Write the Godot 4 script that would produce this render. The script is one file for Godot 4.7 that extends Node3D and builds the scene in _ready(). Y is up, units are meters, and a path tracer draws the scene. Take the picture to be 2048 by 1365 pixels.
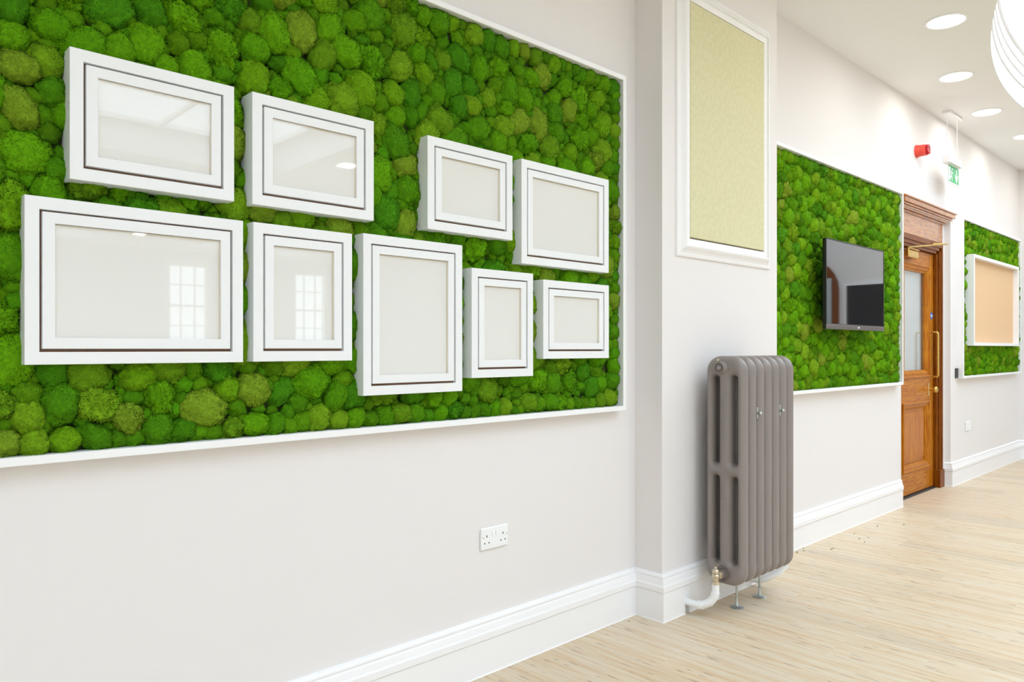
extends Node3D
# A hall wall with framed moss panels, picture frames, a column radiator, a screen and an oak door.
# y is up, the long wall is the plane z = 0, the room lies on its +z side; units are metres.

const CEIL := 3.285
const FAR_X := 9.98
const NEAR_X := -5.0
const DEEP := 14.0
const FRONT_WINDOWS := [4.5, 6.3, 8.1]
const ROOFS := [[1.35, 1.5], [-2.4, 1.7], [1.5, 8.4], [-1.5, 8.4], [-4.5, 8.4], [5.5, 8.4]]

class MB:
	var v := PackedVector3Array()
	var n := PackedVector3Array()
	var uv := PackedVector2Array()
	var col := PackedColorArray()
	var grain := 0
	var shift := Vector2.ZERO
	var use_col := false
	var c := Color.WHITE
	func map(p: Vector3, nn: Vector3) -> Vector2:
		var a := nn.abs()
		var k := 0
		if a.y >= a.x and a.y >= a.z: k = 1
		elif a.z >= a.x: k = 2
		var r: Vector2
		if k == grain:
			r = Vector2(p[(k + 1) % 3], p[(k + 2) % 3])
		else:
			r = Vector2(p[grain], p[3 - k - grain])
		return r + shift
	func tri(a: Vector3, b: Vector3, d: Vector3, na: Vector3, nb: Vector3, nd: Vector3) -> void:
		if (b - a).cross(d - a).dot(na + nb + nd) > 0.0:
			var t := b; b = d; d = t
			t = nb; nb = nd; nd = t
		v.append_array(PackedVector3Array([a, b, d]))
		n.append_array(PackedVector3Array([na, nb, nd]))
		var f := (na + nb + nd).normalized()
		uv.append_array(PackedVector2Array([map(a, f), map(b, f), map(d, f)]))
		if use_col:
			col.append_array(PackedColorArray([c, c, c]))
	func flat(a: Vector3, b: Vector3, d: Vector3, hint: Vector3) -> void:
		var f := (b - a).cross(d - a)
		if f.length_squared() < 1e-18: return
		f = f.normalized()
		if f.dot(hint) < 0.0: f = -f
		tri(a, b, d, f, f, f)
	func quad(a: Vector3, b: Vector3, d: Vector3, e: Vector3, hint: Vector3) -> void:
		flat(a, b, d, hint)
		flat(a, d, e, hint)
	func smooth_quad(a: Vector3, b: Vector3, d: Vector3, e: Vector3, na: Vector3, nb: Vector3, nd: Vector3, ne: Vector3) -> void:
		tri(a, b, d, na, nb, nd)
		tri(a, d, e, na, nd, ne)
	# box with chamfered edges
	func box(lo: Vector3, hi: Vector3, bev := 0.0) -> void:
		var o := (lo + hi) * 0.5
		var h := (hi - lo) * 0.5
		if bev <= 0.0:
			for k in 3:
				for s in [-1.0, 1.0]:
					var f := Vector3.ZERO; f[k] = s
					var a1 := (k + 1) % 3
					var a2 := (k + 2) % 3
					var q := []
					for w in [[-1, -1], [1, -1], [1, 1], [-1, 1]]:
						var p := o
						p[k] += s * h[k]; p[a1] += w[0] * h[a1]; p[a2] += w[1] * h[a2]
						q.append(p)
					quad(q[0], q[1], q[2], q[3], f)
			return
		bev = minf(bev, minf(h.x, minf(h.y, h.z)) * 0.9)
		for k in 3:
			var a1 := (k + 1) % 3
			var a2 := (k + 2) % 3
			for s in [-1.0, 1.0]:
				var f := Vector3.ZERO; f[k] = s
				var q := []
				for w in [[-1, -1], [1, -1], [1, 1], [-1, 1]]:
					var p := o
					p[k] += s * h[k]; p[a1] += w[0] * (h[a1] - bev); p[a2] += w[1] * (h[a2] - bev)
					q.append(p)
				quad(q[0], q[1], q[2], q[3], f)
			# edges that run along k
			for s1 in [-1.0, 1.0]:
				for s2 in [-1.0, 1.0]:
					var q := []
					for e in [[0, -1], [0, 1], [1, 1], [1, -1]]:
						var p := o
						p[k] += e[1] * (h[k] - bev)
						if e[0] == 0:
							p[a1] += s1 * h[a1]; p[a2] += s2 * (h[a2] - bev)
						else:
							p[a1] += s1 * (h[a1] - bev); p[a2] += s2 * h[a2]
						q.append(p)
					var f := Vector3.ZERO; f[a1] = s1; f[a2] = s2
					quad(q[0], q[1], q[2], q[3], f)
		for sx in [-1.0, 1.0]:
			for sy in [-1.0, 1.0]:
				for sz in [-1.0, 1.0]:
					var g := Vector3(sx, sy, sz)
					flat(o + g * Vector3(h.x, h.y - bev, h.z - bev), o + g * Vector3(h.x - bev, h.y, h.z - bev), o + g * Vector3(h.x - bev, h.y - bev, h.z), g)
	# mitred frame in the xy plane: profile points (inset from the outer edge, z), from outer back over the front to inner back
	func ring(l: float, r: float, b: float, t: float, prof: Array) -> void:
		for i in prof.size() - 1:
			var p: Vector2 = prof[i]
			var q: Vector2 = prof[i + 1]
			var nn := Vector2(-(q.y - p.y), q.x - p.x)
			var A := [Vector3(l + p.x, b + p.x, p.y), Vector3(r - p.x, b + p.x, p.y), Vector3(r - p.x, t - p.x, p.y), Vector3(l + p.x, t - p.x, p.y)]
			var B := [Vector3(l + q.x, b + q.x, q.y), Vector3(r - q.x, b + q.x, q.y), Vector3(r - q.x, t - q.x, q.y), Vector3(l + q.x, t - q.x, q.y)]
			var inn := [Vector3(0, 1, 0), Vector3(-1, 0, 0), Vector3(0, -1, 0), Vector3(1, 0, 0)]
			for k in 4:
				var j := (k + 1) % 4
				quad(A[k], A[j], B[j], B[k], inn[k] * nn.x + Vector3(0, 0, 1) * nn.y)
	# lathe: profile (radius, height) about an axis
	func lathe(prof: Array, at: Vector3, axis: Vector3, seg := 24, sharp := false) -> void:
		var w := axis.normalized()
		var e1 := w.cross(Vector3(0.31, 0.9, 0.17)).normalized()
		var e2 := w.cross(e1)
		for i in prof.size() - 1:
			var p: Vector2 = prof[i]
			var q: Vector2 = prof[i + 1]
			var d := q - p
			if d.length() < 1e-7: continue
			var pn := Vector2(d.y, -d.x).normalized()
			var n0 := pn
			var n1 := pn
			if not sharp:
				if i > 0:
					var d0: Vector2 = p - prof[i - 1]
					var m := Vector2(d0.y, -d0.x).normalized()
					if m.dot(pn) > 0.5: n0 = (m + pn).normalized()
				if i < prof.size() - 2:
					var d2: Vector2 = prof[i + 2] - q
					var m := Vector2(d2.y, -d2.x).normalized()
					if m.dot(pn) > 0.5: n1 = (m + pn).normalized()
			for k in seg:
				var a := TAU * k / seg
				var b := TAU * (k + 1) / seg
				var ra := e1 * cos(a) + e2 * sin(a)
				var rb := e1 * cos(b) + e2 * sin(b)
				smooth_quad(at + ra * p.x + w * p.y, at + rb * p.x + w * p.y, at + rb * q.x + w * q.y, at + ra * q.x + w * q.y,
					ra * n0.x + w * n0.y, rb * n0.x + w * n0.y, rb * n1.x + w * n1.y, ra * n1.x + w * n1.y)
	func rod(a: Vector3, b: Vector3, r: float, seg := 14) -> void:
		var l := (b - a).length()
		lathe([Vector2(0, 0), Vector2(r, 0), Vector2(r, l), Vector2(0, l)], a, b - a, seg)
	func tube(pts: Array, radii: Array, seg := 14) -> void:
		var up := Vector3(0.13, 0.97, 0.21)
		var rings := []
		var nor := []
		for i in pts.size():
			var d: Vector3
			if i == 0: d = pts[1] - pts[0]
			elif i == pts.size() - 1: d = pts[i] - pts[i - 1]
			else: d = (pts[i + 1] - pts[i]).normalized() + (pts[i] - pts[i - 1]).normalized()
			d = d.normalized()
			var e1 := up.cross(d)
			if e1.length() < 0.05: e1 = Vector3.RIGHT.cross(d)
			e1 = e1.normalized()
			up = d.cross(e1)
			var rr := []
			var nn := []
			for k in seg:
				var a := TAU * k / seg
				var o := e1 * cos(a) + up * sin(a)
				rr.append(pts[i] + o * float(radii[i % radii.size()]))
				nn.append(o)
			rings.append(rr); nor.append(nn)
		for i in pts.size() - 1:
			for k in seg:
				var j := (k + 1) % seg
				smooth_quad(rings[i][k], rings[i][j], rings[i + 1][j], rings[i + 1][k], nor[i][k], nor[i][j], nor[i + 1][j], nor[i + 1][k])
		for e in [0, pts.size() - 1]:
			var hint: Vector3 = pts[0] - pts[1] if e == 0 else pts[e] - pts[e - 1]
			for k in seg:
				flat(pts[e], rings[e][k], rings[e][(k + 1) % seg], hint)
	# moulding swept along a wall line (x, z) with mitres; profile (out from the wall, y); the room lies to the left of the way
	func sweep(path: Array, prof: Array, caps := true) -> void:
		var off := []
		for i in path.size():
			var o: Vector2
			var d1: Vector2 = (path[i] - path[i - 1]).normalized() if i > 0 else Vector2.ZERO
			var d2: Vector2 = (path[i + 1] - path[i]).normalized() if i < path.size() - 1 else Vector2.ZERO
			var o1 := Vector2(-d1.y, d1.x)
			var o2 := Vector2(-d2.y, d2.x)
			if i == 0: o = o2
			elif i == path.size() - 1: o = o1
			else: o = (o1 + o2) / (1.0 + o1.dot(o2))
			off.append(o)
		for i in path.size() - 1:
			var d: Vector2 = (path[i + 1] - path[i]).normalized()
			var out := Vector3(-d.y, 0, d.x)
			for k in prof.size() - 1:
				var p: Vector2 = prof[k]
				var q: Vector2 = prof[k + 1]
				var s := q - p
				var hint := out * s.y + Vector3(0, 1, 0) * (-s.x)
				quad(at(path[i], off[i], p), at(path[i + 1], off[i + 1], p), at(path[i + 1], off[i + 1], q), at(path[i], off[i], q), hint)
		if caps:
			var poly := PackedVector2Array(prof)
			poly.append(Vector2(0, prof[0].y))
			var t := Geometry2D.triangulate_polygon(poly)
			for e in [0, path.size() - 1]:
				var d: Vector2 = (path[1] - path[0]) if e == 0 else (path[e - 1] - path[e])
				for k in range(0, t.size(), 3):
					flat(at(path[e], off[e], poly[t[k]]), at(path[e], off[e], poly[t[k + 1]]), at(path[e], off[e], poly[t[k + 2]]), Vector3(-d.x, 0, -d.y))
	func at(p: Vector2, o: Vector2, q: Vector2) -> Vector3:
		return Vector3(p.x + o.x * q.x, q.y, p.y + o.y * q.x)
	func mesh() -> ArrayMesh:
		var a := []
		a.resize(Mesh.ARRAY_MAX)
		a[Mesh.ARRAY_VERTEX] = v
		a[Mesh.ARRAY_NORMAL] = n
		a[Mesh.ARRAY_TEX_UV] = uv
		if use_col: a[Mesh.ARRAY_COLOR] = col
		var m := ArrayMesh.new()
		m.add_surface_from_arrays(Mesh.PRIMITIVE_TRIANGLES, a)
		return m

var M := {}
var taken := {}
var rng := RandomNumberGenerator.new()

func mat(rgb: Color, rough := 0.6, metal := 0.0) -> StandardMaterial3D:
	var m := StandardMaterial3D.new()
	m.albedo_color = rgb
	m.roughness = rough
	m.metallic = metal
	return m

func c8(r: float, g: float, b: float) -> Color:
	return Color(r / 255.0, g / 255.0, b / 255.0)

func numbered(called: String) -> String:
	var k: int = taken.get(called, 0)
	taken[called] = k + 1
	return called if k == 0 else "%s_%03d" % [called, k]

func put(called: String, mesh: Mesh, m: Material, parent: Node = null) -> MeshInstance3D:
	var o := MeshInstance3D.new()
	o.name = numbered(called) if parent == null else called
	o.mesh = mesh
	o.material_override = m
	o.cast_shadow = GeometryInstance3D.SHADOW_CASTING_SETTING_ON
	(self if parent == null else parent).add_child(o, true)
	return o

func thing(called: String, label: String, category: String, at := Vector3.ZERO, group := "") -> Node3D:
	var o := Node3D.new()
	o.name = numbered(called)
	add_child(o, true)
	o.position = at
	tag(o, label, category, group)
	return o

func tag(o: Node, label: String, category := "", group := "") -> void:
	o.set_meta("label", label)
	if category: o.set_meta("category", category)
	if group: o.set_meta("group", group)

func struct(called: String, mesh: Mesh, m: Material, label: String) -> MeshInstance3D:
	var o := put(called, mesh, m)
	o.set_meta("kind", "structure")
	o.set_meta("label", label)
	return o

func struct_node(called: String, label: String) -> Node3D:
	var o := Node3D.new()
	o.name = numbered(called)
	add_child(o, true)
	o.set_meta("kind", "structure")
	o.set_meta("label", label)
	return o

func boxes(list: Array, bev := 0.0, grain := 0) -> ArrayMesh:
	var b := MB.new()
	b.grain = grain
	for q in list:
		b.box(q[0], q[1], bev)
	return b.mesh()

func V(x: float, y: float, z: float) -> Vector3:
	return Vector3(x, y, z)

# ------------------------------------------------------------------ textures
func stretched(seed_: int, freq: float, w: int, h: int, sx: int, sy: int, oct := 3) -> PackedByteArray:
	var f := FastNoiseLite.new()
	f.seed = seed_
	f.noise_type = FastNoiseLite.TYPE_SIMPLEX
	f.frequency = freq
	f.fractal_octaves = oct
	var im := f.get_seamless_image(maxi(16, w / sx), maxi(16, h / sy), false, false, 0.1, false)
	im.convert(Image.FORMAT_L8)
	im.resize(w, h, Image.INTERPOLATE_CUBIC)
	return im.get_data()

func wood_image(w: int, h: int, base: Color, warm: Color, dark: Color, pale: Color, seed_: int, knots: int, fibre: float) -> ImageTexture:
	var broad := stretched(seed_, 0.02, w, h, 16, 1)
	var fine := stretched(seed_ + 1, 0.11, w, h, 24, 1)
	var patch := stretched(seed_ + 2, 0.035, w, h, 5, 1)
	var pits := stretched(seed_ + 3, 0.05, w, h, 10, 2, 2)
	var out := PackedByteArray()
	out.resize(w * h * 3)
	for i in w * h:
		var a := clampf((broad[i] / 255.0 - 0.5) * 2.0, -1.0, 1.0)
		var f := (fine[i] / 255.0 - 0.5) * 2.0
		var p := (patch[i] / 255.0 - 0.5) * 2.0
		var k := base.lerp(warm, clampf(a * 0.9 + p * 0.9, 0.0, 1.0))
		k = k.lerp(pale, clampf(-a * 0.7 - p * 0.7, 0.0, 1.0))
		k = k.lerp(dark, clampf(f * fibre, 0.0, 0.5))
		var d := pits[i] / 255.0
		if d > 0.72: k = k.lerp(warm, clampf((d - 0.72) * 3.0, 0.0, 0.6))
		out[i * 3] = int(clampf(k.r, 0, 1) * 255.0)
		out[i * 3 + 1] = int(clampf(k.g, 0, 1) * 255.0)
		out[i * 3 + 2] = int(clampf(k.b, 0, 1) * 255.0)
	var r := RandomNumberGenerator.new()
	r.seed = seed_ + 9
	for q in knots:
		var cx := r.randi() % w
		var cy := r.randi() % h
		var rx := r.randf_range(3.0, 9.0)
		var ry := r.randf_range(1.4, 3.8)
		var strength := r.randf_range(0.2, 0.6)
		for y in range(-int(ry) - 2, int(ry) + 3):
			for x in range(-int(rx) * 3, int(rx) * 3 + 1):
				var e := pow(absf(x) / (rx * (1.0 if x < 0 else 2.2)), 1.4) + pow(absf(y + x * 0.04) / ry, 2.0)
				if e > 1.6: continue
				var i := (((cy + y + h) % h) * w + (cx + x + w * 2) % w) * 3
				var t := strength * clampf(1.6 - e, 0.0, 1.0) / 1.0
				t = clampf(t, 0.0, 0.85)
				out[i] = int(lerpf(out[i], dark.r * 235.0, t))
				out[i + 1] = int(lerpf(out[i + 1], dark.g * 230.0, t))
				out[i + 2] = int(lerpf(out[i + 2], dark.b * 230.0, t))
	return ImageTexture.create_from_image(Image.create_from_data(w, h, false, Image.FORMAT_RGB8, out))

func speckle_image(w: int, a: Color, b: Color, seed_: int, freq: float, weave: bool) -> ImageTexture:
	var g := stretched(seed_, freq, w, w, 1, 1, 2)
	var g2 := stretched(seed_ + 5, 0.02, w, w, 1, 1, 3)
	var out := PackedByteArray()
	out.resize(w * w * 3)
	for i in w * w:
		var t := g[i] / 255.0 * 0.75 + g2[i] / 255.0 * 0.25
		if weave:
			var x := i % w
			var y := i / w
			t += 0.10 * (1.0 if (x / 2 + y / 2) % 2 == 0 else -1.0)
		var k := a.lerp(b, clampf((t - 0.2) / 0.6, 0, 1))
		out[i * 3] = int(k.r * 255.0)
		out[i * 3 + 1] = int(k.g * 255.0)
		out[i * 3 + 2] = int(k.b * 255.0)
	return ImageTexture.create_from_image(Image.create_from_data(w, w, false, Image.FORMAT_RGB8, out))

func textured(tex: Texture2D, scale: Vector3, rough: float, tint := Color.WHITE) -> StandardMaterial3D:
	var m := mat(tint, rough)
	m.albedo_texture = tex
	m.uv1_scale = scale
	return m

func make_materials() -> void:
	M.paint = mat(c8(236, 232, 229), 0.85)
	M.ceiling = mat(c8(246, 246, 245), 0.9)
	M.white = mat(c8(247, 247, 247), 0.45)
	M.trim = mat(c8(247, 246, 245), 0.5)
	M.frame = mat(c8(241, 243, 243), 0.5)
	M.paper = mat(c8(238, 237, 231), 0.8)
	M.mount_edge = mat(c8(226, 212, 184), 0.8)
	M.raw = mat(c8(132, 100, 78), 0.85)
	var pane := StandardMaterial3D.new()
	pane.transparency = BaseMaterial3D.TRANSPARENCY_ALPHA
	pane.albedo_color = Color(0.96, 0.98, 0.97, 0.03)
	pane.roughness = 0.02
	M.pane = pane
	M.plastic = mat(c8(246, 247, 246), 0.3)
	M.hole = mat(c8(40, 38, 36), 0.8)
	M.radiator = mat(c8(140, 131, 126), 0.36)
	M.plug = mat(c8(122, 114, 110), 0.35, 0.4)
	M.steel = mat(c8(186, 192, 188), 0.35, 0.8)
	M.nickel = mat(c8(214, 202, 180), 0.25, 0.85)
	M.brass = mat(c8(214, 178, 96), 0.22, 0.9)
	M.black = mat(c8(26, 25, 26), 0.35)
	M.bezel = mat(c8(104, 98, 97), 0.3)
	var scr := mat(c8(20, 19, 22), 0.03)
	scr.metallic_specular = 0.62
	scr.clearcoat_enabled = true
	scr.clearcoat = 1.0
	scr.clearcoat_roughness = 0.03
	M.screen = scr
	M.red = mat(c8(236, 76, 58), 0.35)
	M.red_dark = mat(c8(196, 30, 44), 0.3)
	M.green = mat(c8(14, 168, 88), 0.4)
	M.blue = mat(c8(30, 110, 200), 0.4)
	M.dark_metal = mat(c8(84, 84, 86), 0.4, 0.7)
	M.threshold = mat(c8(70, 70, 72), 0.5, 0.4)
	M.blind = mat(c8(186, 198, 198), 0.6)
	M.backing = mat(c8(52, 66, 18), 0.95)
	M.outside = mat(c8(150, 150, 140), 0.9)
	var glow := mat(Color.WHITE, 0.5)
	glow.emission_enabled = true
	glow.emission = Color(1.0, 0.985, 0.95)
	glow.emission_energy_multiplier = 2.2
	M.glow = glow
	var floor_tex := wood_image(1024, 512, c8(221, 204, 176), c8(216, 188, 150), c8(150, 128, 112), c8(226, 214, 194), 11, 140, 0.07)
	M.plank = []
	for t in [Color(1, 1, 1), Color(0.975, 0.965, 0.945), Color(1.0, 0.99, 0.975), Color(0.96, 0.955, 0.95), Color(1, 0.995, 0.985)]:
		var m := textured(floor_tex, Vector3(0.41, 1.67, 1), 0.42, t)
		M.plank.append(m)
	var oak_tex := wood_image(1024, 512, c8(194, 120, 26), c8(172, 94, 12), c8(92, 46, 8), c8(210, 144, 44), 31, 6, 0.55)
	M.oak = textured(oak_tex, Vector3(0.8, 2.6, 1), 0.33)
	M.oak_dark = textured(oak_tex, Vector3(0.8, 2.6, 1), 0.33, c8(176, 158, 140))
	M.oak_pale = textured(oak_tex, Vector3(0.8, 2.6, 1), 0.28, c8(255, 250, 244))
	M.oak_gloss = textured(oak_tex, Vector3(0.8, 2.6, 1), 0.22, c8(255, 250, 244))
	M.oak_gloss.clearcoat_enabled = true
	M.oak_gloss.clearcoat = 0.8
	M.oak_gloss.clearcoat_roughness = 0.15
	for k in ["oak", "oak_dark", "oak_pale"]:
		M[k].clearcoat_enabled = true
		M[k].clearcoat = 0.05
		M[k].metallic_specular = 0.28
		M[k].clearcoat_roughness = 0.2
	var felt := textured(speckle_image(512, c8(208, 203, 156), c8(232, 228, 190), 51, 0.16, true), Vector3(2.2, 2.2, 2.2), 0.95)
	felt.rim_enabled = true
	felt.rim = 0.2
	M.felt = felt
	M.cork = textured(speckle_image(512, c8(226, 184, 138), c8(242, 208, 166), 61, 0.2, true), Vector3(2.5, 2.5, 2.5), 0.95)

# ------------------------------------------------------------------ surface nets
func nets(f: Callable, lo: Vector3, hi: Vector3, cell: Vector3) -> ArrayMesh:
	var d := (hi - lo) / cell
	var nx := int(ceil(d.x)) + 1
	var ny := int(ceil(d.y)) + 1
	var nz := int(ceil(d.z)) + 1
	var val := PackedFloat32Array()
	val.resize(nx * ny * nz)
	var i := 0
	for z in nz:
		for y in ny:
			for x in nx:
				val[i] = f.call(lo + Vector3(x, y, z) * cell)
				i += 1
	var id := PackedInt32Array()
	id.resize(nx * ny * nz)
	id.fill(-1)
	var vs := PackedVector3Array()
	var ns := PackedVector3Array()
	var sy := nx
	var sz := nx * ny
	var corners := [0, 1, sy, sy + 1, sz, sz + 1, sz + sy, sz + sy + 1]
	var edges := [[0, 1], [2, 3], [4, 5], [6, 7], [0, 2], [1, 3], [4, 6], [5, 7], [0, 4], [1, 5], [2, 6], [3, 7]]
	for z in nz - 1:
		for y in ny - 1:
			for x in nx - 1:
				var b := x + y * sy + z * sz
				var neg := 0
				for q in corners:
					if val[b + q] < 0.0: neg += 1
				if neg == 0 or neg == 8: continue
				var sum := Vector3.ZERO
				var cnt := 0
				for e in edges:
					var va := val[b + corners[e[0]]]
					var vb := val[b + corners[e[1]]]
					if (va < 0.0) == (vb < 0.0): continue
					var t := va / (va - vb)
					var pa := Vector3(e[0] & 1, (e[0] >> 1) & 1, e[0] >> 2)
					var pb := Vector3(e[1] & 1, (e[1] >> 1) & 1, e[1] >> 2)
					sum += pa.lerp(pb, t)
					cnt += 1
				var p := lo + (Vector3(x, y, z) + sum / cnt) * cell
				id[b] = vs.size()
				vs.append(p)
				var h := 0.0015
				ns.append(Vector3(f.call(p + Vector3(h, 0, 0)) - f.call(p - Vector3(h, 0, 0)), f.call(p + Vector3(0, h, 0)) - f.call(p - Vector3(0, h, 0)), f.call(p + Vector3(0, 0, h)) - f.call(p - Vector3(0, 0, h))).normalized())
	var idx := PackedInt32Array()
	var step := [1, sy, sz]
	for z in range(1, nz - 1):
		for y in range(1, ny - 1):
			for x in range(1, nx - 1):
				var b := x + y * sy + z * sz
				for k in 3:
					if (val[b] < 0.0) == (val[b + step[k]] < 0.0): continue
					var u: int = step[(k + 1) % 3]
					var w: int = step[(k + 2) % 3]
					var q := [id[b], id[b - u], id[b - u - w], id[b - w]]
					if q.has(-1): continue
					if val[b] < 0.0: q.reverse()
					idx.append_array(PackedInt32Array([q[0], q[1], q[2], q[0], q[2], q[3]]))
	var a := []
	a.resize(Mesh.ARRAY_MAX)
	a[Mesh.ARRAY_VERTEX] = vs
	a[Mesh.ARRAY_NORMAL] = ns
	a[Mesh.ARRAY_INDEX] = idx
	var m := ArrayMesh.new()
	m.add_surface_from_arrays(Mesh.PRIMITIVE_TRIANGLES, a)
	return m

# ------------------------------------------------------------------ moss
var cushions := []
var moss_mats := []
var moss_pale := []   # the younger, yellower moss of the two further panels
var noise3 := FastNoiseLite.new()

func make_cushion(seed_: int, lump: float, blade: float, blades: int) -> ArrayMesh:
	var r := RandomNumberGenerator.new()
	r.seed = seed_
	var b := MB.new()
	b.use_col = true
	var off := Vector3(r.randf() * 90.0, r.randf() * 90.0, r.randf() * 90.0)
	var rings := 11
	var seg := 26
	var P := []
	for i in rings + 1:
		var th := deg_to_rad(90.0) * i / rings
		var row := []
		for k in seg:
			var ph := TAU * k / seg
			row.append(bulge(V(sin(th) * cos(ph), sin(th) * sin(ph), cos(th)), off, lump))
		P.append(row)
	var N := []
	for i in rings + 1:
		var row := []
		for k in seg:
			var k0 := (k + seg - 1) % seg
			var k1 := (k + 1) % seg
			var du: Vector3 = P[i][k1] - P[i][k0]
			var dv: Vector3 = P[mini(i + 1, rings)][k] - P[maxi(i - 1, 0)][k]
			var nn: Vector3 = du.cross(dv)
			if i == 0: nn = V(0, 0, 1)
			if nn.dot(P[i][k]) < 0.0: nn = -nn
			row.append(nn.normalized())
		N.append(row)
	for i in rings:
		for k in seg:
			var j := (k + 1) % seg
			var g := r.randf_range(0.72, 0.98)
			b.c = Color(g, g, g * 0.9)
			b.smooth_quad(P[i][k], P[i][j], P[i + 1][j], P[i + 1][k], N[i][k], N[i][j], N[i + 1][j], N[i + 1][k])
	for q in blades:
		var z := r.randf_range(0.02, 1.0)
		var ph := r.randf() * TAU
		var s := sqrt(1.0 - z * z)
		var d := V(s * cos(ph), s * sin(ph), z)
		var p := bulge(d, off, lump)
		var jit := V(r.randf_range(-1, 1), r.randf_range(-1, 1), r.randf_range(-1, 1))
		var dir := (d + jit * 0.55).normalized()
		var side := dir.cross(V(r.randf_range(-1, 1), r.randf_range(-1, 1), r.randf_range(-1, 1))).normalized()
		var l := blade * r.randf_range(0.6, 1.5)
		var w := blade * r.randf_range(0.18, 0.33)
		var g := r.randf_range(0.4, 1.8)
		b.c = Color(g, g, g)
		var pick := r.randf()
		if pick < 0.16: b.c = Color(g * 1.25, g * 1.08, g * 0.9)
		elif pick < 0.24: b.c = Color(g * 0.6, g * 0.95, g * 1.2)
		elif pick < 0.27: b.c = Color(g * 1.5, g * 0.85, g * 1.0)
		var nn := (d + jit * 0.3).normalized()
		b.tri(p - side * w - d * 0.02, p + side * w - d * 0.02, p + dir * l, nn, nn, nn)
	return b.mesh()

func bulge(d: Vector3, off: Vector3, lump: float) -> Vector3:
	var k := 1.0 + lump * noise3.get_noise_3dv(d * 1.1 + off) * 1.2 + lump * 0.55 * noise3.get_noise_3dv(d * 3.2 + off * 1.7)
	return d * k

func make_moss_kit() -> void:
	noise3.noise_type = FastNoiseLite.TYPE_SIMPLEX_SMOOTH
	noise3.frequency = 1.0
	noise3.fractal_octaves = 2
	noise3.seed = 5
	for i in 9:
		cushions.append(make_cushion(100 + i, 0.15, 0.058, 3800))   # dense velvet cushions
	for i in 5:
		cushions.append(make_cushion(200 + i, 0.28, 0.085, 3000))    # looser, shaggy ones
	for t in [c8(102, 164, 8), c8(90, 152, 8), c8(114, 168, 14), c8(82, 144, 10), c8(124, 170, 26), c8(108, 156, 20), c8(96, 162, 6), c8(76, 144, 14), c8(130, 164, 38), c8(106, 170, 8)]:
		var m := mat(t, 0.85)
		m.vertex_color_use_as_albedo = true
		m.metallic_specular = 0.25
		moss_mats.append(m)
		var p := m.duplicate()
		p.albedo_color = Color(minf(1.0, t.r * 1.16), minf(1.0, t.g * 1.10), t.b * 1.25)
		moss_pale.append(p)

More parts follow.
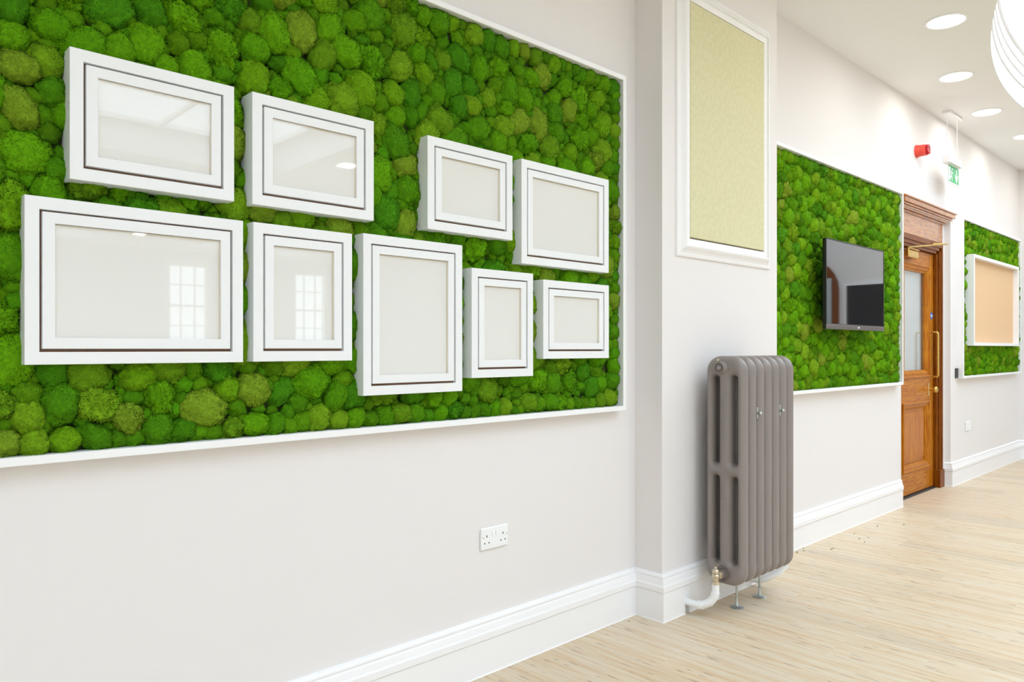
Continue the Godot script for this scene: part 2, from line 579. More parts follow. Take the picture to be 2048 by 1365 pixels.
# fills a rectangle of the wall with cushions; holes are rectangles that other things cover
func moss_fill(parent: Node3D, l: float, r: float, b: float, t: float, holes: Array, seed_: int, most: int, tmax: float, tints: Array) -> void:
	var g := RandomNumberGenerator.new()
	g.seed = seed_
	var cell := 0.14
	var grid := {}
	var list := []
	var passes := [[0.060, 0.048, 260], [0.050, 0.040, 900], [0.041, 0.032, 2200], [0.032, 0.024, 3600], [0.024, 0.015, 9000]]
	var area := (r - l) * (t - b) / 3.0
	# a first row of cushions tucked along the four edges
	for side in 4:
		var along := l if side < 2 else b + 0.08
		var stop := r if side < 2 else t - 0.08
		while along < stop:
			var rad := g.randf_range(0.022, 0.050)
			var p: Vector2
			var in_ := rad * g.randf_range(0.6, 1.0)
			if side == 0: p = Vector2(along + rad * 0.7, b + in_)
			elif side == 1: p = Vector2(along + rad * 0.7, t - in_)
			elif side == 2: p = Vector2(l + in_, along + rad * 0.7)
			else: p = Vector2(r - in_, along + rad * 0.7)
			along += rad * 1.5
			if p.x > r - rad * 0.5: continue
			var kk := Vector2i(int(floor(p.x / cell)), int(floor(p.y / cell)))
			if not grid.has(kk): grid[kk] = []
			grid[kk].append([p, rad])
			list.append([p, rad])
	for ps in passes:
		for q in int(ps[2] * area):
			var rad := g.randf_range(ps[1], ps[0])
			var p := Vector2(g.randf_range(l + rad * 0.6, r - rad * 0.6), g.randf_range(b + rad * 0.6, t - rad * 0.6))
			var hid := false
			for h in holes:
				if p.x > h[0] + 0.012 and p.x < h[1] - 0.012 and p.y > h[2] + 0.012 and p.y < h[3] - 0.012: hid = true
			if hid: continue
			var gx := int(floor(p.x / cell))
			var gy := int(floor(p.y / cell))
			var ok := true
			for dx in [-1, 0, 1]:
				for dy in [-1, 0, 1]:
					for o in grid.get(Vector2i(gx + dx, gy + dy), []):
						if p.distance_to(o[0]) < (0.76 if rad > 0.024 else 0.68) * (rad + o[1]):
							ok = false
							break
					if not ok: break
				if not ok: break
			if not ok: continue
			var key := Vector2i(gx, gy)
			if not grid.has(key): grid[key] = []
			grid[key].append([p, rad])
			list.append([p, rad])
	list.sort_custom(func(x, y): return x[1] > y[1])
	var rest := []
	var n := 0
	for o in list:
		var edge := minf(minf(o[0].x - l, r - o[0].x), minf(o[0].y - b, t - o[0].y))
		var rad: float = minf(o[1] * 1.12, maxf((edge + 0.017) / 1.2, o[1] * 0.5))
		var high := clampf(rad * g.randf_range(0.66, 0.98), 0.014, tmax)
		var as_ := g.randf_range(0.86, 1.2)
		var basis := Basis(V(0, 0, 1), g.randf() * TAU)
		basis = basis.scaled_local(V(rad * as_, rad / as_, high))
		var tr := Transform3D(basis, V(o[0].x, o[0].y, 0.008 + g.randf_range(0.0, 0.006)))
		if n < most:
			var loose := g.randf() < 0.22
			var mi: Mesh = cushions[9 + g.randi() % 5] if loose else cushions[g.randi() % 9]
			var m := put("moss_cushion", mi, tints[g.randi() % tints.size()], parent)
			m.transform = tr
			n += 1
		else:
			rest.append(tr)
	if rest.size():
		var mm := MultiMesh.new()
		mm.transform_format = MultiMesh.TRANSFORM_3D
		mm.use_colors = true
		mm.mesh = cushions[3]
		mm.instance_count = rest.size()
		for i in rest.size():
			mm.set_instance_transform(i, rest[i])
			var k := g.randf_range(0.75, 1.15)
			mm.set_instance_color(i, Color(k * g.randf_range(0.85, 1.25), k, k * g.randf_range(0.7, 1.5)))
		var o := MultiMeshInstance3D.new()
		o.name = "small_moss_tufts"
		o.multimesh = mm
		o.material_override = tints[1]
		o.set_meta("kind", "stuff")
		parent.add_child(o, true)

func moss_panel(label: String, l: float, r: float, b: float, t: float, holes: Array, seed_: int, most: int) -> void:
	var o := thing("moss_artwork", label, "moss panel", Vector3.ZERO, "framed moss panels on the long wall")
	var f := MB.new()
	f.ring(l, r, b, t, [Vector2(0, 0), Vector2(0, 0.053), Vector2(0.002, 0.055), Vector2(0.020, 0.055), Vector2(0.022, 0.053), Vector2(0.022, 0.0)])
	put("surround", f.mesh(), M.white, o)
	put("backing_board", boxes([[V(l + 0.01, b + 0.01, 0.0), V(r - 0.01, t - 0.01, 0.006)]]), M.backing, o)
	moss_fill(o, l + 0.022, r - 0.022, b + 0.022, t - 0.022, holes, seed_, most, 0.040, moss_mats if seed_ == 301 else moss_pale)

# ------------------------------------------------------------------ picture frames
func picture(label: String, l: float, r: float, b: float, t: float) -> void:
	var o := thing("picture_frame", label, "picture frame", V((l + r) / 2, b, 0.006), "empty white picture frames on the moss")
	var w := (r - l) / 2
	var h := t - b
	var zf := 0.079
	var f := MB.new()
	f.ring(-w, w, 0, h, [Vector2(0, 0), Vector2(0, zf - 0.001), Vector2(0.001, zf), Vector2(0.0295, zf), Vector2(0.0305, zf - 0.001), Vector2(0.0305, 0.0)])
	put("box_frame", f.mesh(), M.frame, o)
	put("backing", boxes([[V(-w + 0.028, 0.028, 0.0), V(w - 0.028, h - 0.028, 0.064)]]), M.raw, o)
	var g := MB.new()
	var i0 := 0.0366
	g.ring(-w + i0, w - i0, i0 + 0.0015, h - i0 + 0.0015, [Vector2(0, 0.06), Vector2(0, zf - 0.002), Vector2(0.001, zf - 0.001), Vector2(0.026, zf - 0.001), Vector2(0.027, zf - 0.002), Vector2(0.027, zf - 0.006)])
	put("inner_frame", g.mesh(), M.frame, o)
	var e := MB.new()
	e.ring(-w + i0 + 0.027, w - i0 - 0.027, i0 + 0.027, h - i0 - 0.027, [Vector2(0, zf - 0.006), Vector2(0.0015, zf - 0.0115)])
	put("mount_edge", e.mesh(), M.mount_edge, o)
	put("paper", boxes([[V(-w + 0.05, 0.05, 0.03), V(w - 0.05, h - 0.05, zf - 0.0115)]]), M.paper, o)
	put("glass", boxes([[V(-w + 0.06, 0.06, zf - 0.0068), V(w - 0.06, h - 0.06, zf - 0.0048)]]), M.pane, o)

# ------------------------------------------------------------------ lamps
func downlight(x: float, z: float, label: String, group: String, energy: float) -> void:
	var o := thing("downlight", label, "ceiling light", V(x, CEIL, z), group)
	var b := MB.new()
	b.lathe([Vector2(0.122, 0.0), Vector2(0.122, -0.004), Vector2(0.117, -0.008), Vector2(0.108, -0.008), Vector2(0.104, -0.003), Vector2(0.104, 0.0)], Vector3.ZERO, V(0, 1, 0), 40)
	put("trim_ring", b.mesh(), M.white, o)
	var d := MB.new()
	d.lathe([Vector2(0.0, 0.0), Vector2(0.104, 0.0), Vector2(0.104, -0.003), Vector2(0.0, -0.005)], Vector3.ZERO, V(0, 1, 0), 40)
	put("diffuser", d.mesh(), M.glow, o)
	var a := AreaLight3D.new()
	a.name = "lamp"
	a.area_size = Vector2(0.18, 0.18)
	a.light_energy = energy
	a.light_color = Color(1.0, 0.99, 0.975)
	a.shadow_enabled = true
	a.area_range = 25.0
	a.area_attenuation = 2.0
	a.position = V(0, -0.012, 0)
	a.rotation_degrees = V(-90, 0, 0)
	o.add_child(a)

# outline of the oval roof lantern (x, z)
func oval(grow := 0.0) -> PackedVector2Array:
	var pts := PackedVector2Array()
	var half := 2.62
	var R := 6.77
	var sag := R - sqrt(R * R - half * half)
	var z0 := 0.578
	var z1 := 3.8
	var rc := 0.55
	# near arc from left to right, then the far arc back
	for i in 25:
		var x := lerpf(-half + rc * 0.6, half - rc * 0.6, i / 24.0)
		pts.append(Vector2(7.27 + x, z0 + R - sqrt(R * R - x * x)))
	pts.append(Vector2(7.27 + half - 0.04, z0 + sag + 0.30))
	pts.append(Vector2(7.27 + half, z0 + sag + 0.65))
	pts.append(Vector2(7.27 + half, z1 - sag - 0.65))
	pts.append(Vector2(7.27 + half - 0.04, z1 - sag - 0.30))
	for i in 25:
		var x := lerpf(half - rc * 0.6, -half + rc * 0.6, i / 24.0)
		pts.append(Vector2(7.27 + x, z1 - R + sqrt(R * R - x * x)))
	pts.append(Vector2(7.27 - half + 0.04, z1 - sag - 0.30))
	pts.append(Vector2(7.27 - half, z1 - sag - 0.65))
	pts.append(Vector2(7.27 - half, z0 + sag + 0.65))
	pts.append(Vector2(7.27 - half + 0.04, z0 + sag + 0.30))
	if grow != 0.0:
		var c := Vector2(7.27, (z0 + z1) / 2)
		for i in pts.size():
			pts[i] += (pts[i] - c).normalized() * grow
	return pts

func band(pts: PackedVector2Array, inner: PackedVector2Array, y0: float, y1: float) -> ArrayMesh:
	var b := MB.new()
	var c := V(7.27, 0, 2.19)
	for i in pts.size():
		var j := (i + 1) % pts.size()
		var a0 := V(inner[i].x, y0, inner[i].y)
		var a1 := V(inner[j].x, y0, inner[j].y)
		var d0 := V(pts[i].x, y0, pts[i].y)
		var d1 := V(pts[j].x, y0, pts[j].y)
		var up := V(0, y1 - y0, 0)
		b.quad(a0, a1, a1 + up, a0 + up, (c - a0) * V(1, 0, 1))
		b.quad(d0, d1, d1 + up, d0 + up, (d0 - c) * V(1, 0, 1))
		b.quad(a0, a1, d1, d0, V(0, -1, 0))
		b.quad(a0 + up, a1 + up, d1 + up, d0 + up, V(0, 1, 0))
	return b.mesh()

# ------------------------------------------------------------------ build
func _ready() -> void:
	rng.seed = 7
	make_materials()
	set_view()
	build_shell()
	build_floor()
	build_skirting()
	build_lantern()
	make_moss_kit()
	build_moss()
	build_pictures()
	build_felt()
	build_radiator()
	build_door()
	build_screen()
	build_pinboard()
	build_small()
	build_lamps()
	build_far_side()

func set_view() -> void:
	var cam := Camera3D.new()
	cam.name = "camera"
	add_child(cam)
	cam.position = V(0, 1.249, 2.148)
	cam.rotation_degrees = V(0, -43.4376, 0)
	cam.near = 0.05
	cam.far = 60.0
	cam.projection = Camera3D.PROJECTION_FRUSTUM
	cam.size = 0.05 * 1365.0 / 1480.0
	cam.frustum_offset = Vector2(0, 0.05 * (698.3 - 682.5) / 1480.0)
	cam.current = true
	var we := WorldEnvironment.new()
	we.name = "world"
	var e := Environment.new()
	e.background_mode = Environment.BG_SKY
	var sky := Sky.new()
	var sm := ProceduralSkyMaterial.new()
	sm.sky_top_color = Color(0.87, 0.93, 1.0)
	sm.sky_horizon_color = Color(0.92, 0.96, 1.0)
	sm.sky_energy_multiplier = 1.8
	sm.ground_bottom_color = Color(0.84, 0.84, 0.82)
	sm.ground_horizon_color = Color(0.86, 0.86, 0.85)
	sm.ground_energy_multiplier = 1.7
	sky.sky_material = sm
	e.sky = sky
	e.tonemap_mode = Environment.TONE_MAPPER_LINEAR
	e.tonemap_exposure = 1.08
	e.sdfgi_enabled = true
	e.ssao_enabled = true
	e.ssil_enabled = true
	we.environment = e
	add_child(we)

func build_shell() -> void:
	struct("wall_left", boxes([
		[V(NEAR_X, 0, -0.3), V(6.30, CEIL + 0.05, 0)],
		[V(7.53, 0, -0.3), V(FAR_X + 0.3, CEIL + 0.05, 0)],
		[V(6.30, 2.40, -0.3), V(7.53, CEIL + 0.05, 0)],
		[V(6.30, 0, -0.3), V(6.38, 2.40, -0.045)],
		[V(7.46, 0, -0.3), V(7.53, 2.40, -0.05)]]), M.paint, "long warm white wall carrying the moss panels")
	struct("wall_pillar", boxes([[V(2.837, 0, -0.02), V(3.935, CEIL + 0.05, 0.155)]], 0.0015), M.paint, "shallow white pillar standing out from the long wall")
	struct("wall_back", boxes([[V(FAR_X, 0, -0.3), V(FAR_X + 0.3, CEIL + 0.05, DEEP)]]), M.paint, "white end wall beyond the cork board")
	var side := []
	var edge := -0.3
	for z in FRONT_WINDOWS:
		side.append([V(NEAR_X - 0.3, 0, edge), V(NEAR_X, CEIL + 0.05, z)])
		side.append([V(NEAR_X - 0.3, 0, z), V(NEAR_X, 0.8, z + 1.3)])
		side.append([V(NEAR_X - 0.3, 3.0, z), V(NEAR_X, CEIL + 0.05, z + 1.3)])
		edge = z + 1.3
		var w := struct_node("window_4", "tall sash window in the end wall behind the viewer")
		for y in [0.82, 1.35, 1.9, 2.45, 2.98]:
			put("glazing_bar", boxes([[V(NEAR_X - 0.14, y - 0.02, z), V(NEAR_X - 0.1, y + 0.02, z + 1.3)]]), M.trim, w)
		for q in [0.02, 0.44, 0.86, 1.28]:
			put("glazing_bar", boxes([[V(NEAR_X - 0.14, 0.8, z + q - 0.02), V(NEAR_X - 0.1, 3.0, z + q + 0.02)]]), M.trim, w)
		put("pane", boxes([[V(NEAR_X - 0.122, 0.8, z), V(NEAR_X - 0.118, 3.0, z + 1.3)]]), M.pane, w)
	side.append([V(NEAR_X - 0.3, 0, edge), V(NEAR_X, CEIL + 0.05, DEEP)])
	struct("wall_front", boxes(side), M.paint, "white end wall with tall windows behind the viewer")
	# the opposite wall, with sash windows
	var list := []
	var wx := [-3.2, -0.6, 2.4, 5.36, 8.18]
	var last := NEAR_X - 0.3
	for x in wx:
		list.append([V(last, 0, DEEP), V(x, CEIL + 0.05, DEEP + 0.3)])
		list.append([V(x, 0, DEEP), V(x + 0.86, 1.3, DEEP + 0.3)])
		list.append([V(x, 3.05, DEEP), V(x + 0.86, CEIL + 0.05, DEEP + 0.3)])
		last = x + 0.86
	list.append([V(last, 0, DEEP), V(FAR_X + 0.3, CEIL + 0.05, DEEP + 0.3)])
	struct("wall_right", boxes(list), M.paint, "far white wall with sash windows across the hall")
	for x in wx:
		var w := struct_node("window_1", "white sash window in the wall across the hall")
		var f := MB.new()
		f.ring(x, x + 0.86, 1.3, 3.05, [Vector2(0, DEEP + 0.2), Vector2(0, DEEP + 0.06), Vector2(0.05, DEEP + 0.06), Vector2(0.05, DEEP + 0.2)])
		put("window_frame", f.mesh(), M.trim, w)
		for q in [1, 2]:
			put("glazing_bar", boxes([[V(x + 0.86 * q / 3.0 - 0.012, 1.35, DEEP + 0.1), V(x + 0.86 * q / 3.0 + 0.012, 3.0, DEEP + 0.14)]]), M.trim, w)
		for y in [1.74, 2.17, 2.6]:
			put("glazing_bar", boxes([[V(x + 0.05, y - (0.03 if y == 2.17 else 0.012), DEEP + 0.1), V(x + 0.81, y + 0.012, DEEP + 0.14)]]), M.trim, w)
		put("pane", boxes([[V(x + 0.05, 1.35, DEEP + 0.12), V(x + 0.81, 3.0, DEEP + 0.124)]]), M.pane, w)
	# ceiling with the oval lantern and two plain rooflights
	var c := CSGBox3D.new()
	c.name = "ceiling"
	c.size = V(FAR_X - NEAR_X + 0.6, 0.3, DEEP + 0.6)
	c.position = V((FAR_X + NEAR_X) / 2, CEIL + 0.15, DEEP / 2)
	c.material = M.ceiling
	var p := CSGPolygon3D.new()
	p.name = "oval_cut"
	p.operation = CSGShape3D.OPERATION_SUBTRACTION
	p.polygon = oval(0.006)
	p.depth = 1.0
	p.rotation_degrees = V(90, 0, 0)
	p.position = V(0, CEIL - 0.5, 0) - c.position
	p.material = M.ceiling
	c.add_child(p)
	for q in ROOFS:
		var b := CSGBox3D.new()
		b.name = "rooflight_cut"
		b.operation = CSGShape3D.OPERATION_SUBTRACTION
		b.size = V(2.6, 1.0, 4.8)
		b.position = V(q[0] + 1.3, CEIL, q[1] + 2.4) - c.position
		b.material = M.ceiling
		c.add_child(b)
	c.set_meta("kind", "structure")
	c.set_meta("label", "smooth warm white ceiling with round downlights")
	add_child(c)
	for q in ROOFS:
		var w := struct_node("window_2", "rectangular rooflight in the ceiling of the hall")
		var f := MB.new()
		f.ring(-1.3, 1.3, -2.4, 2.4, [Vector2(-0.02, 0.0), Vector2(-0.02, 0.05), Vector2(0.1, 0.05), Vector2(0.1, 0.0)])
		var k := put("rooflight_frame", f.mesh(), M.trim, w)
		k.rotation_degrees = V(-90, 0, 0)
		k.position = V(q[0] + 1.3, CEIL + 0.3, q[1] + 2.4)
		put("pane", boxes([[V(q[0], CEIL + 0.31, q[1]), V(q[0] + 2.6, CEIL + 0.316, q[1] + 4.8)]]), M.pane, w)
		put("glazing_bar", boxes([[V(q[0] + 1.28, CEIL + 0.29, q[1]), V(q[0] + 1.32, CEIL + 0.33, q[1] + 4.8)]]), M.trim, w)

func build_floor() -> void:
	var slab := struct("floor", boxes([[V(NEAR_X - 0.3, -0.2, -0.3), V(FAR_X + 0.3, -0.004, DEEP + 0.3)],
		[V(NEAR_X, -0.01, 3.0), V(FAR_X, 0.0, DEEP)], [V(NEAR_X, -0.01, 0.0), V(1.2, 0.0, 3.0)], [V(6.28, -0.01, -0.3), V(7.53, -0.0002, 0.0)]], 0.0, 2), M.plank[0], "pale wood-effect plank floor")
	var r := RandomNumberGenerator.new()
	r.seed = 21
	var w := 0.152
	var kit := {}
	var lens := [0.42, 0.83, 1.22]
	for len in lens + [2.58 - 1.22, 2.17 - 1.22, 1.78 - 1.22, 3.0 - 1.22 - 1.22]:
		for k in 5:
			var b := MB.new()
			b.grain = 2
			b.shift = Vector2(k * 0.53, k * 0.171)
			b.box(V(-w / 2 + 0.00012, -0.003, 0.00012), V(w / 2 - 0.00012, 0.0, float(len) - 0.00012), 0.00025)
			kit["%.2f_%d" % [len, k]] = b.mesh()
	var x := 1.2 + w / 2
	while x < FAR_X + 0.05:
		var s: int = r.randi() % 3
		var z := 0.0
		var todo := [lens[s], 1.22]
		todo.append(3.0 - lens[s] - 1.22)
		for len in todo:
			if len < 0.05: continue
			var key := "%.2f_%d" % [len, r.randi() % 5]
			if not kit.has(key): 
				var b := MB.new()
				b.grain = 2
				b.box(V(-w / 2 + 0.00012, -0.003, 0.00012), V(w / 2 - 0.00012, 0.0, float(len) - 0.00012), 0.00025)
				kit[key] = b.mesh()
			var o := put("plank", kit[key], M.plank[r.randi() % 5], slab)
			o.position = V(x, 0, z)
			z += len
		x += w

func build_skirting() -> void:
	var prof := [Vector2(0.0, 0.0), Vector2(0.026, 0.0), Vector2(0.0225, 0.004), Vector2(0.0225, 0.1335), Vector2(0.0205, 0.135), Vector2(0.027, 0.1365), Vector2(0.028, 0.138), Vector2(0.028, 0.161), Vector2(0.026, 0.165), Vector2(0.0225, 0.167), Vector2(0.021, 0.176), Vector2(0.0185, 0.187), Vector2(0.0145, 0.195), Vector2(0.0165, 0.197), Vector2(0.0175, 0.201), Vector2(0.0165, 0.206), Vector2(0.012, 0.2105), Vector2(0.006, 0.2135), Vector2(0.0, 0.215)]
	var notch := prof.slice(3)
	notch[0] = Vector2(0.0225, 0.055)
	notch.insert(0, Vector2(0.0, 0.055))
	var B := func(called: String, path: Array, pr: Array, label: String):
		var b := MB.new()
		b.sweep(path, pr)
		struct(called, b.mesh(), M.trim, label)
	B.call("baseboard_left", [Vector2(NEAR_X, 0), Vector2(2.837, 0), Vector2(2.837, 0.155), Vector2(2.992, 0.155)], prof, "tall white moulded skirting below the moss and picture wall")
	B.call("baseboard_notch", [Vector2(2.992, 0.155), Vector2(3.022, 0.155)], notch, "skirting piece cut out for the radiator pipe")
	B.call("baseboard_middle", [Vector2(3.022, 0.155), Vector2(3.935, 0.155), Vector2(3.935, 0.0), Vector2(6.278, 0.0)], prof, "white moulded skirting behind the radiator up to the oak door")
	B.call("baseboard_right", [Vector2(7.53, -0.05), Vector2(7.53, 0.0), Vector2(FAR_X, 0.0), Vector2(FAR_X, DEEP)], prof, "white moulded skirting right of the oak door")

func build_lantern() -> void:
	var w := struct_node("window_3", "large oval roof lantern with stepped white mouldings")
	var y := CEIL + 0.002
	var hs := [0.172, 0.076, 0.072, 0.080, 0.03, 0.13]
	var ins := [0.0, 0.012, 0.022, 0.032, 0.052, 0.044]
	var outer := oval(0.12)
	for i in hs.size():
		put("moulding_band", band(outer, oval(-ins[i]), y, y + hs[i]), M.trim, w)
		y += hs[i]
	put("upstand", band(outer, oval(0.02), y, y + 0.35), M.trim, w)
	var top := y + 0.35
	var fan := MB.new()
	var rim := oval(0.05)
	var c := V(7.27, top + 0.02, 2.19)
	for i in rim.size():
		var j := (i + 1) % rim.size()
		fan.flat(c, V(rim[i].x, top, rim[i].y), V(rim[j].x, top, rim[j].y), V(0, 1, 0))
	put("pane", fan.mesh(), M.pane, w)
	for i in [0, 6, 12, 18, 24, 29, 35, 41, 47, 53]:
		var b := MB.new()
		b.rod(V(rim[i].x, top, rim[i].y), c, 0.02, 6)
		put("glazing_bar", b.mesh(), M.trim, w)

func build_moss() -> void:
	var P := []
	for q in FR: P.append([q[1], q[2], q[3], q[4]])
	moss_panel("large framed moss panel behind the white picture frames", 0.16, 2.702, 0.968, 2.494, P, 301, 300)
	moss_panel("framed moss panel behind the wall screen, between pillar and door", 4.05, 6.195, 0.968, 2.477, [[4.80, 5.40, 1.46, 1.84]], 302, 300)
	moss_panel("framed moss panel around the cork board, right of the oak door", 7.72, 9.83, 0.975, 2.470, [[7.84, 9.55, 1.25, 2.16]], 303, 300)

var FR := [
	["landscape white frame at the left end of the upper row", 0.460, 0.870, 1.667, 1.992],
	["landscape white frame, second from left in the upper row", 0.923, 1.333, 1.667, 1.992],
	["small landscape frame third in the upper row, above the slim upright frame", 1.551, 1.957, 1.666, 1.991],
	["large landscape frame at the right end of the upper row", 2.005, 2.538, 1.582, 1.990],
	["largest landscape frame at the far left of the lower row", 0.366, 0.896, 1.211, 1.615],
	["narrow upright frame second in the lower row, right of the largest lower frame", 0.926, 1.252, 1.212, 1.616],
	["tall upright frame in the middle of the lower row, hanging lowest", 1.293, 1.707, 1.097, 1.623],
	["slim upright frame fourth in the lower row, left of the small landscape frame", 1.751, 2.069, 1.142, 1.546],
	["small landscape frame at the right end of the lower row", 2.126, 2.539, 1.209, 1.527],
]

func build_pictures() -> void:
	for q in FR: picture(q[0], q[1], q[2], q[3], q[4])

func build_felt() -> void:
	var z := 0.155
	var o := thing("felt_panel", "tall pale green felt panel in a white moulded frame on the pillar", "wall panel")
	var f := MB.new()
	f.ring(2.943, 3.836, 1.686, 2.995, [Vector2(0, z), Vector2(0.0, z + 0.006), Vector2(0.004, z + 0.010), Vector2(0.012, z + 0.012), Vector2(0.020, z + 0.013), Vector2(0.030, z + 0.018), Vector2(0.040, z + 0.026), Vector2(0.048, z + 0.031), Vector2(0.054, z + 0.032), Vector2(0.0545, z + 0.028), Vector2(0.058, z + 0.028), Vector2(0.0585, z + 0.024), Vector2(0.086, z + 0.022), Vector2(0.088, z + 0.020), Vector2(0.088, z)])
	put("moulded_frame", f.mesh(), M.trim, o)
	put("backing", boxes([[V(3.0, 1.75, z), V(3.78, 2.93, z + 0.003)]]), M.raw, o)
	put("felt", boxes([[V(3.033, 1.781, z + 0.003), V(3.746, 2.904, z + 0.0235)]], 0.003, 1), M.felt, o)

# one column section of the radiator, standing at x = 0, bottom y = 0
const RH := 1.07
const RD := 0.200
func section_sd(p: Vector3) -> float:
	var y := p.y - RH / 2
	var z := p.z
	# rounded outline
	var q := Vector2(absf(z) - RD / 2 + 0.072, absf(y) - RH / 2 + 0.072)
	var d := minf(maxf(q.x, q.y), 0.0) + Vector2(maxf(q.x, 0.0), maxf(q.y, 0.0)).length() - 0.072
	# four slots between the three columns
	var zs := absf(z) - 0.047
	var yc := 0.235 if y > 0.0 else -0.2305
	var hl := 0.207 if y > 0.0 else 0.2025
	var s := Vector2(absf(zs) - 0.0145 + 0.012, absf(y - yc) - hl + 0.012)
	var ds := minf(maxf(s.x, s.y), 0.0) + Vector2(maxf(s.x, 0.0), maxf(s.y, 0.0)).length() - 0.012
	var k := 0.014
	var a := -ds
	var h := clampf(0.5 + 0.5 * (d - a) / k, 0.0, 1.0)
	d = lerpf(a, d, h) + k * h * (1.0 - h)
	var r := 0.032
	var w := Vector2(d + r, absf(p.x) - 0.0362 + r)
	return minf(maxf(w.x, w.y), 0.0) + Vector2(maxf(w.x, 0.0), maxf(w.y, 0.0)).length() - r

func build_radiator() -> void:
	var zc := 0.321
	var y0 := 0.146
	var xe := 3.086
	var pitch := 0.0745
	var o := thing("column_radiator", "grey cast-iron column radiator standing in front of the pillar", "radiator", V(xe, 0, zc))
	var sec := nets(section_sd, V(-0.042, -0.012, -0.106), V(0.042, RH + 0.012, 0.106), V(0.0047, 0.0068, 0.0047))
	for i in 7:
		var s := put("section", sec, M.radiator, o)
		s.position = V(pitch * (i + 0.5), y0, 0)
	# joining hubs
	for h in [0.062, RH - 0.062]:
		var b := MB.new()
		b.rod(V(0.02, y0 + h, 0), V(pitch * 7 - 0.02, y0 + h, 0), 0.036, 20)
		put("joining_pipe", b.mesh(), M.radiator, o)
	# top plug with air vent
	var b := MB.new()
	b.lathe([Vector2(0.0, 0.012), Vector2(0.013, 0.012), Vector2(0.015, 0.005), Vector2(0.0205, 0.0045), Vector2(0.022, 0.012), Vector2(0.026, 0.011), Vector2(0.030, -0.003), Vector2(0.036, -0.006)], V(-0.004, y0 + RH - 0.055, -0.014), V(-1, 0, 0), 28)
	var plug := put("end_plug", b.mesh(), M.radiator, o)
	b = MB.new()
	b.lathe([Vector2(0.0, 0.012), Vector2(0.006, 0.011), Vector2(0.007, 0.0), Vector2(0.005, -0.004)], V(-0.010, y0 + RH - 0.022, -0.016), V(-1, 0.3, 0), 12)
	put("air_vent", b.mesh(), M.nickel, plug)
	b = MB.new()
	b.box(V(-0.026, y0 + RH - 0.063, -0.022), V(-0.012, y0 + RH - 0.047, -0.006), 0.003)
	put("plug_square", b.mesh(), M.radiator, plug)
	b = MB.new()
	b.lathe([Vector2(0.0, 0.004), Vector2(0.005, 0.004), Vector2(0.007, 0.003), Vector2(0.011, 0.002), Vector2(0.012, -0.002)], V(0.001, y0 + 0.39, -0.004), V(-1, 0, 0), 16)
	put("rosette", b.mesh(), M.radiator, o)
	# front bolts
	for i in [2.0, 5.0]:
		b = MB.new()
		b.lathe([Vector2(0.0, 0.020), Vector2(0.006, 0.019), Vector2(0.0095, 0.013), Vector2(0.0085, 0.008), Vector2(0.005, 0.005), Vector2(0.005, -0.02)], V(pitch * i, y0 + 0.80, RD / 2 - 0.006), V(0, 0, 1), 14)
		b.box(V(pitch * i - 0.005, y0 + 0.775, RD / 2 - 0.03), V(pitch * i + 0.004, y0 + 0.828, RD / 2 - 0.006), 0.002)
		put("tie_bolt", b.mesh(), M.steel, o)
	# floor feet
	for fx in [3.244, 3.466]:
		b = MB.new()
		b.lathe([Vector2(0.0, 0.0), Vector2(0.0335, 0.0), Vector2(0.034, 0.003), Vector2(0.030, 0.006), Vector2(0.010, 0.009), Vector2(0.0085, 0.022), Vector2(0.006, 0.026), Vector2(0.0055, 0.045), Vector2(0.009, 0.046), Vector2(0.009, 0.051), Vector2(0.0055, 0.052), Vector2(0.0055, 0.175), Vector2(0.0, 0.176)], V(fx - xe, 0, 0.300 - zc), V(0, 1, 0), 24)
		put("foot", b.mesh(), M.steel, o)
	# bush, valve and white pipe at the near end
	var hy := y0 + 0.055
	b = MB.new()
	b.lathe([Vector2(0.0, 0.026), Vector2(0.020, 0.026), Vector2(0.026, 0.022), Vector2(0.029, 0.010), Vector2(0.038, 0.009), Vector2(0.040, -0.006)], V(0.0, hy, -0.004), V(-1, 0, 0), 6, true)
	put("bush", b.mesh(), M.plug, o)
	var vx := -0.055
	b = MB.new()
	b.lathe([Vector2(0.0, 0.034), Vector2(0.006, 0.034), Vector2(0.007, 0.024), Vector2(0.012, 0.022), Vector2(0.016, 0.016), Vector2(0.017, 0.004), Vector2(0.014, 0.000), Vector2(0.019, -0.003), Vector2(0.019, -0.016), Vector2(0.014, -0.019), Vector2(0.013, -0.034), Vector2(0.018, -0.036), Vector2(0.019, -0.048), Vector2(0.0, -0.050)], V(vx, hy + 0.01, -0.006), V(0, 1, 0), 18)
	b.lathe([Vector2(0.013, 0.0), Vector2(0.014, 0.02), Vector2(0.019, 0.022), Vector2(0.019, 0.034), Vector2(0.0, 0.034)], V(vx, hy, -0.005), V(1, 0, 0), 16)
	put("valve", b.mesh(), M.nickel, o)
	var bend := [V(vx, hy - 0.03, -0.006), V(vx, hy - 0.075, -0.006), V(vx - 0.002, hy - 0.10, -0.012), V(vx - 0.010, hy - 0.125, -0.030), V(vx - 0.022, hy - 0.143, -0.060), V(vx - 0.028, hy - 0.147, -0.085), V(vx - 0.030, hy - 0.146, -0.115), V(vx - 0.030, hy - 0.144, -0.150)]
	b = MB.new()
	b.tube(bend, [0.0165, 0.0165, 0.0185, 0.0195, 0.0185, 0.0165, 0.0165, 0.0165], 16)
	var pipe := put("pipe", b.mesh(), M.plastic, o)
	for q in [[1, 2], [4, 5]]:
		b = MB.new()
		b.rod(bend[q[0]], bend[q[1]], 0.0205, 18)
		put("coupling", b.mesh(), M.plastic, pipe)
	# valve and pipe at the far end
	var fx := pitch * 7
	b = MB.new()
